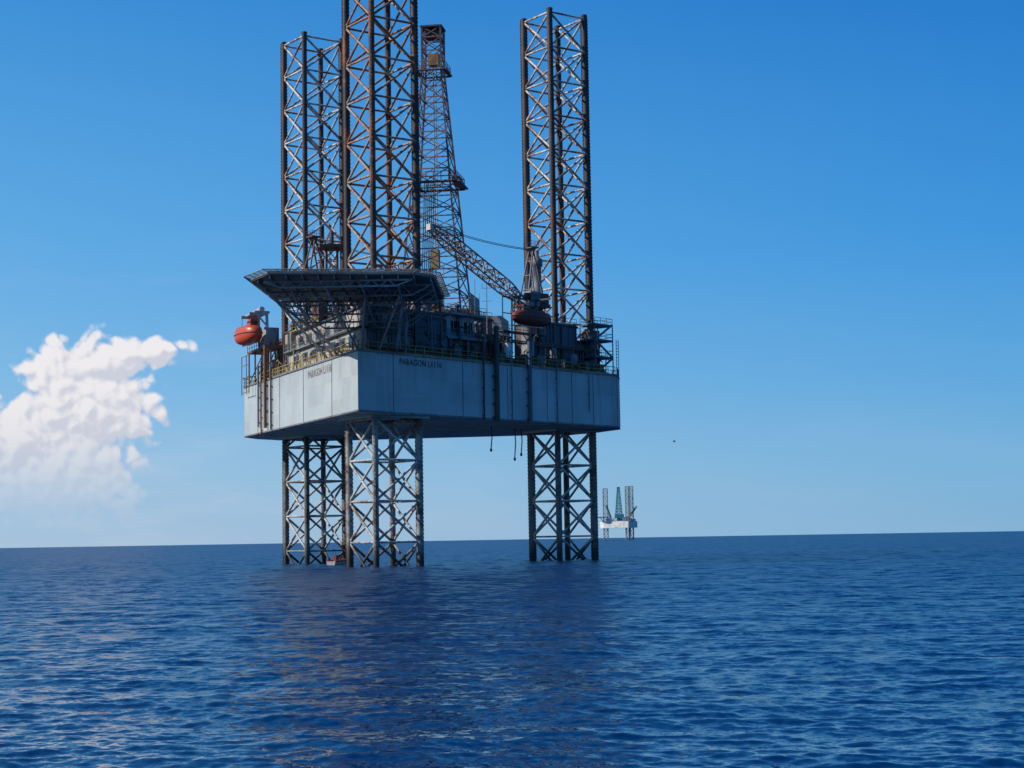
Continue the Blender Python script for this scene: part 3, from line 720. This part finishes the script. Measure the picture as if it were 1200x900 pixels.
# ------------------------------------------------------------------ sea
rs = np.random.RandomState(3)
fine = np.radians(np.linspace(-18.6, 18.6, 900)); co = np.radians(np.arange(21, 180, 3.0))
az = np.concatenate([[-math.pi], -co[::-1], fine, co, [math.pi]])
r = [.05]
while r[-1] < 25000:
    x = r[-1]
    k = .25 if x < 1 else .04 if x < 20 else .0025 if x < 320 else .005 if x < 1200 else .03
    r.append(x*(1+k))
r = np.array(r); nr, na = len(r), len(az)
RR, AA = np.meshgrid(r, az, indexing='ij')
X = RR*np.sin(AA); Y = RR*np.cos(AA); Z = np.zeros_like(X); DX = np.zeros_like(X); DY = np.zeros_like(X)
dr = np.gradient(r)[:, None]*np.ones((1, na)); da = np.gradient(az)[None, :]*RR
sp = np.maximum(dr, np.abs(da))
lam = np.exp(np.linspace(math.log(.2), math.log(14), 105)); resid = np.zeros_like(X)
for l in lam:
    th = R(258)+rs.normal()*R(38); kk = 2*math.pi/l; ph = rs.uniform(0, 2*math.pi)
    slope = .0225*(1.0 if l < 1.1 else (1.1/l)**.72)*rs.uniform(.5, 1.5)
    amp = slope/kk; fade = np.clip((l/sp-2.2)/1.4, 0, 1); cx, cy = math.cos(th), math.sin(th)
    p = kk*(X*cx+Y*cy)+ph; A = amp*fade
    Z += A*np.cos(p); DX -= A*cx*np.sin(p); DY -= A*cy*np.sin(p)
    resid += (slope*slope/2)*(1-fade**2)
verts = np.stack([X+DX, Y+DY, Z], -1).reshape(-1, 3)
idx = np.arange(nr*na).reshape(nr, na)
q = np.stack([idx[:-1, :-1], idx[:-1, 1:], idx[1:, 1:], idx[1:, :-1]], -1).reshape(-1, 4)[:, ::-1]
me = bpy.data.meshes.new('sea'); me.vertices.add(len(verts)); me.vertices.foreach_set('co', verts.astype(np.float32).ravel())
me.loops.add(q.size); me.loops.foreach_set('vertex_index', q.astype(np.int32).ravel())
me.polygons.add(len(q)); me.polygons.foreach_set('loop_start', np.arange(0, q.size, 4, dtype=np.int32))
try: me.polygons.foreach_set('loop_total', np.full(len(q), 4, dtype=np.int32))
except Exception: pass
me.polygons.foreach_set('use_smooth', np.ones(len(q), dtype=bool))
me.update(calc_edges=True)
at = me.attributes.new('ripple', 'FLOAT', 'POINT'); at.data.foreach_set('value', np.sqrt(resid).astype(np.float32).ravel())
sea = bpy.data.objects.new('water', me); COL.objects.link(sea); sea['kind'] = 'structure'; sea['label'] = "deep blue rippled open sea"

m, nt, b = newmat('sea_water'); me.materials.append(m)
b.inputs['Base Color'].default_value = (.0003, .020, .080, 1); b.inputs['IOR'].default_value = 1.33
b.inputs['Specular IOR Level'].default_value = .26
g = nt.nodes.new('ShaderNodeNewGeometry'); atn = nt.nodes.new('ShaderNodeAttribute'); atn.attribute_name = 'ripple'
rg = math_n(nt, 'MULTIPLY', atn.outputs['Fac'], 2.4)
nt.links.new(math_n(nt, 'MAXIMUM', rg, .04), b.inputs['Roughness'])
def vecn(op, a, b_=None, sc=None):
    n = nt.nodes.new('ShaderNodeVectorMath'); n.operation = op
    if isinstance(a, tuple): n.inputs[0].default_value = a
    else: nt.links.new(a, n.inputs[0])
    if b_ is not None:
        if isinstance(b_, tuple): n.inputs[1].default_value = b_
        else: nt.links.new(b_, n.inputs[1])
    if sc is not None:
        if isinstance(sc, (int, float)): n.inputs['Scale'].default_value = sc
        else: nt.links.new(sc, n.inputs['Scale'])
    return n.outputs[0]
n1 = noise(nt, g.outputs['Position'], 5, 3, .6); n2 = noise(nt, g.outputs['Position'], .5, 6, .75)
a1 = vecn('MULTIPLY', vecn('SUBTRACT', n1.outputs['Color'], (.5, .5, .5)), (1, 1, 0))
a2 = vecn('MULTIPLY', vecn('SUBTRACT', n2.outputs['Color'], (.5, .5, .5)), (1, 1, 0))
rp = math_n(nt, 'MULTIPLY', atn.outputs['Fac'], 12.0)
nn = vecn('ADD', vecn('ADD', g.outputs['Normal'], vecn('SCALE', a1, None, .45)), vecn('SCALE', a2, None, rp))
nn = vecn('NORMALIZE', nn); nt.links.new(nn, b.inputs['Normal'])

# ------------------------------------------------------------------ world
SUN_AZ = R(192); SUN_EL = R(34)
w = bpy.data.worlds.new("World"); SC.world = w; w.use_nodes = True; nt = w.node_tree; nt.nodes.clear()
out = nt.nodes.new('ShaderNodeOutputWorld'); bg = nt.nodes.new('ShaderNodeBackground'); nt.links.new(bg.outputs[0], out.inputs[0]); bg.inputs[1].default_value = .1
sky = nt.nodes.new('ShaderNodeTexSky'); sky.sky_type = 'NISHITA'; sky.sun_disc = False
sky.sun_elevation = SUN_EL; sky.sun_rotation = math.pi/2-SUN_AZ; sky.air_density = 1.0; sky.dust_density = .3; sky.ozone_density = 1.5
tc = nt.nodes.new('ShaderNodeTexCoord'); sep = nt.nodes.new('ShaderNodeSeparateXYZ'); nt.links.new(tc.outputs['Generated'], sep.inputs[0])
yy = math_n(nt, 'MAXIMUM', sep.outputs[1], .05)
px = math_n(nt, 'DIVIDE', sep.outputs[0], yy); pz = math_n(nt, 'DIVIDE', sep.outputs[2], yy)
cmb = nt.nodes.new('ShaderNodeCombineXYZ'); nt.links.new(px, cmb.inputs[0]); nt.links.new(pz, cmb.inputs[1])
blobs = [(-.266, .100, .024, .020, 1.1), (-.244, .105, .024, .017, 1.0), (-.220, .1125, .020, .009, .9), (-.206, .1165, .016, .004, .7), (-.250, .082, .040, .030, 1.2), (-.2885, .062, .032, .025, 1.2), (-.270, .042, .046, .030, 1.1), (-.228, .088, .016, .018, .7), (-.2265, .024, .007, .007, .8)]
def vecn_w(op, a, c):
    n = nt.nodes.new('ShaderNodeVectorMath'); n.operation = op; nt.links.new(a, n.inputs[0]); n.inputs[1].default_value = c; return n.outputs[0]
def noise2(vec, scale, detail, rough):
    n = noise(nt, vec, scale, detail, rough); n.noise_dimensions = '2D'; return n.outputs[0]
def billow(vec, scale):
    return math_n(nt, 'ABSOLUTE', math_n(nt, 'MULTIPLY', math_n(nt, 'SUBTRACT', noise2(vec, scale, 0, .5), .5), 2.))
def field(ox, oz):
    v0 = vecn_w('ADD', cmb.outputs[0], (ox, oz, 0)) if (ox or oz) else cmb.outputs[0]
    F = None
    for cx, cz, rx, rz, am in blobs:
        c_ = nt.nodes.new('ShaderNodeVectorMath'); c_.operation = 'MULTIPLY_ADD'; nt.links.new(v0, c_.inputs[0]); c_.inputs[1].default_value = (1/rx, 1/rz, 0); c_.inputs[2].default_value = (-cx/rx, -cz/rz, 0)
        l_ = nt.nodes.new('ShaderNodeVectorMath'); l_.operation = 'LENGTH'; nt.links.new(c_.outputs[0], l_.inputs[0])
        f = math_n(nt, 'MULTIPLY_ADD', l_.outputs['Value'], -am, 1.2*am)
        F = f if F is None else math_n(nt, 'SMOOTH_MAX', F, f, .25)
    b1 = math_n(nt, 'MULTIPLY', billow(v0, 50), .75)
    b2 = math_n(nt, 'MULTIPLY', billow(v0, 110), .42)
    nf = math_n(nt, 'MULTIPLY', math_n(nt, 'SUBTRACT', noise2(v0, 190, 3, .55), .5), .34)
    return math_n(nt, 'ADD', math_n(nt, 'ADD', F, b1), math_n(nt, 'ADD', b2, nf))
F0 = field(0, 0); F1 = field(-.0028, .0042)
mask = maprange(nt, F0, .32, .72, 0, 1, True)
mask = math_n(nt, 'MULTIPLY', mask, maprange(nt, pz, .004, .07, .04, .96, True))
front = maprange(nt, sep.outputs[1], .1, .2)
mask = math_n(nt, 'MULTIPLY', mask, front)
lit = math_n(nt, 'SUBTRACT', F0, F1)
lv = maprange(nt, lit, -.34, .28, 0, 1, True)
lv = math_n(nt, 'MULTIPLY', lv, maprange(nt, pz, .02, .10, .6, 1.0))
ccol = mix(nt, lv, (6.2, 6.3, 7.2), (8.8, 8.5, 8.6))
ccol = mix(nt, maprange(nt, pz, .02, .08, .55, 0), ccol, (5.4, 5.8, 6.9))
def ramp(v, stops):
    n = nt.nodes.new('ShaderNodeValToRGB'); nt.links.new(v, n.inputs[0]); cr = n.color_ramp
    while len(cr.elements) < len(stops): cr.elements.new(.5)
    for e_, (p_, c_) in zip(cr.elements, stops):
        e_.position = p_; e_.color = (*[(x/255)**2.2 for x in c_], 1)
    return n.outputs[0]
el = math_n(nt, 'ABSOLUTE', sep.outputs[2])
ra = ramp(el, [(0, (166, 194, 222)), (.04, (154, 194, 226)), (.09, (126, 185, 230)), (.165, (96, 171, 230)), (.31, (58, 143, 217)), (1, (20, 82, 165))])
rb = ramp(el, [(0, (120, 174, 215)), (.04, (107, 172, 219)), (.09, (84, 162, 221)), (.165, (54, 146, 220)), (.31, (25, 117, 201)), (1, (12, 66, 148))])
side = maprange(nt, sep.outputs[0], -.32, .32, 0, 1)
grad = mix(nt, side, ra, rb)
gs = nt.nodes.new('ShaderNodeVectorMath'); gs.operation = 'SCALE'; nt.links.new(grad, gs.inputs[0]); gs.inputs['Scale'].default_value = 10.
final = mix(nt, .93, sky.outputs[0], gs.outputs[0])
mpn = nt.nodes.new('ShaderNodeMapping'); mpn.inputs['Scale'].default_value = (3, 14, 1); nt.links.new(cmb.outputs[0], mpn.inputs[0])
hz = noise2(mpn.outputs[0], 2.2, 4, .6)
hm = math_n(nt, 'MULTIPLY', maprange(nt, hz, .45, .75, 0, .30, True), math_n(nt, 'MULTIPLY', maprange(nt, px, -.3, .05, 1, .15), maprange(nt, pz, .0, .2, 1, 0)))
final = mix(nt, math_n(nt, 'MULTIPLY', hm, front), final, (6.2, 6.6, 7.6))
final = mix(nt, mask, final, ccol)
nt.links.new(final, bg.inputs[0])

sd = bpy.data.lights.new('sun', 'SUN'); sd.energy = 4.4; sd.angle = R(.5); sd.color = (1, .95, .87)
so = bpy.data.objects.new('sun', sd); COL.objects.link(so)
dv = V((math.cos(SUN_AZ)*math.cos(SUN_EL), math.sin(SUN_AZ)*math.cos(SUN_EL), math.sin(SUN_EL)))
so.rotation_euler = dv.to_track_quat('Z', 'Y').to_euler(); so.location = dv*300

# ------------------------------------------------------------------ camera
cd = bpy.data.cameras.new('camera'); cam = bpy.data.objects.new('camera', cd); COL.objects.link(cam); SC.camera = cam
cd.sensor_width = 36; cd.lens = 60; cd.clip_end = 60000; cd.clip_start = .5
p = R(5.2); gm = R(.955)
r0 = V((1, 0, 0)); u0 = V((0, -math.sin(p), math.cos(p))); fw = V((0, math.cos(p), math.sin(p)))
Rv = r0*math.cos(gm)-u0*math.sin(gm); Uv = r0*math.sin(gm)+u0*math.cos(gm)
M = Matrix((Rv, Uv, -fw)).transposed().to_4x4(); M.translation = V((0, 0, 3.1)); cam.matrix_world = M
SC.view_settings.view_transform = 'Standard'; SC.view_settings.look = 'None'; SC.view_settings.exposure = 0
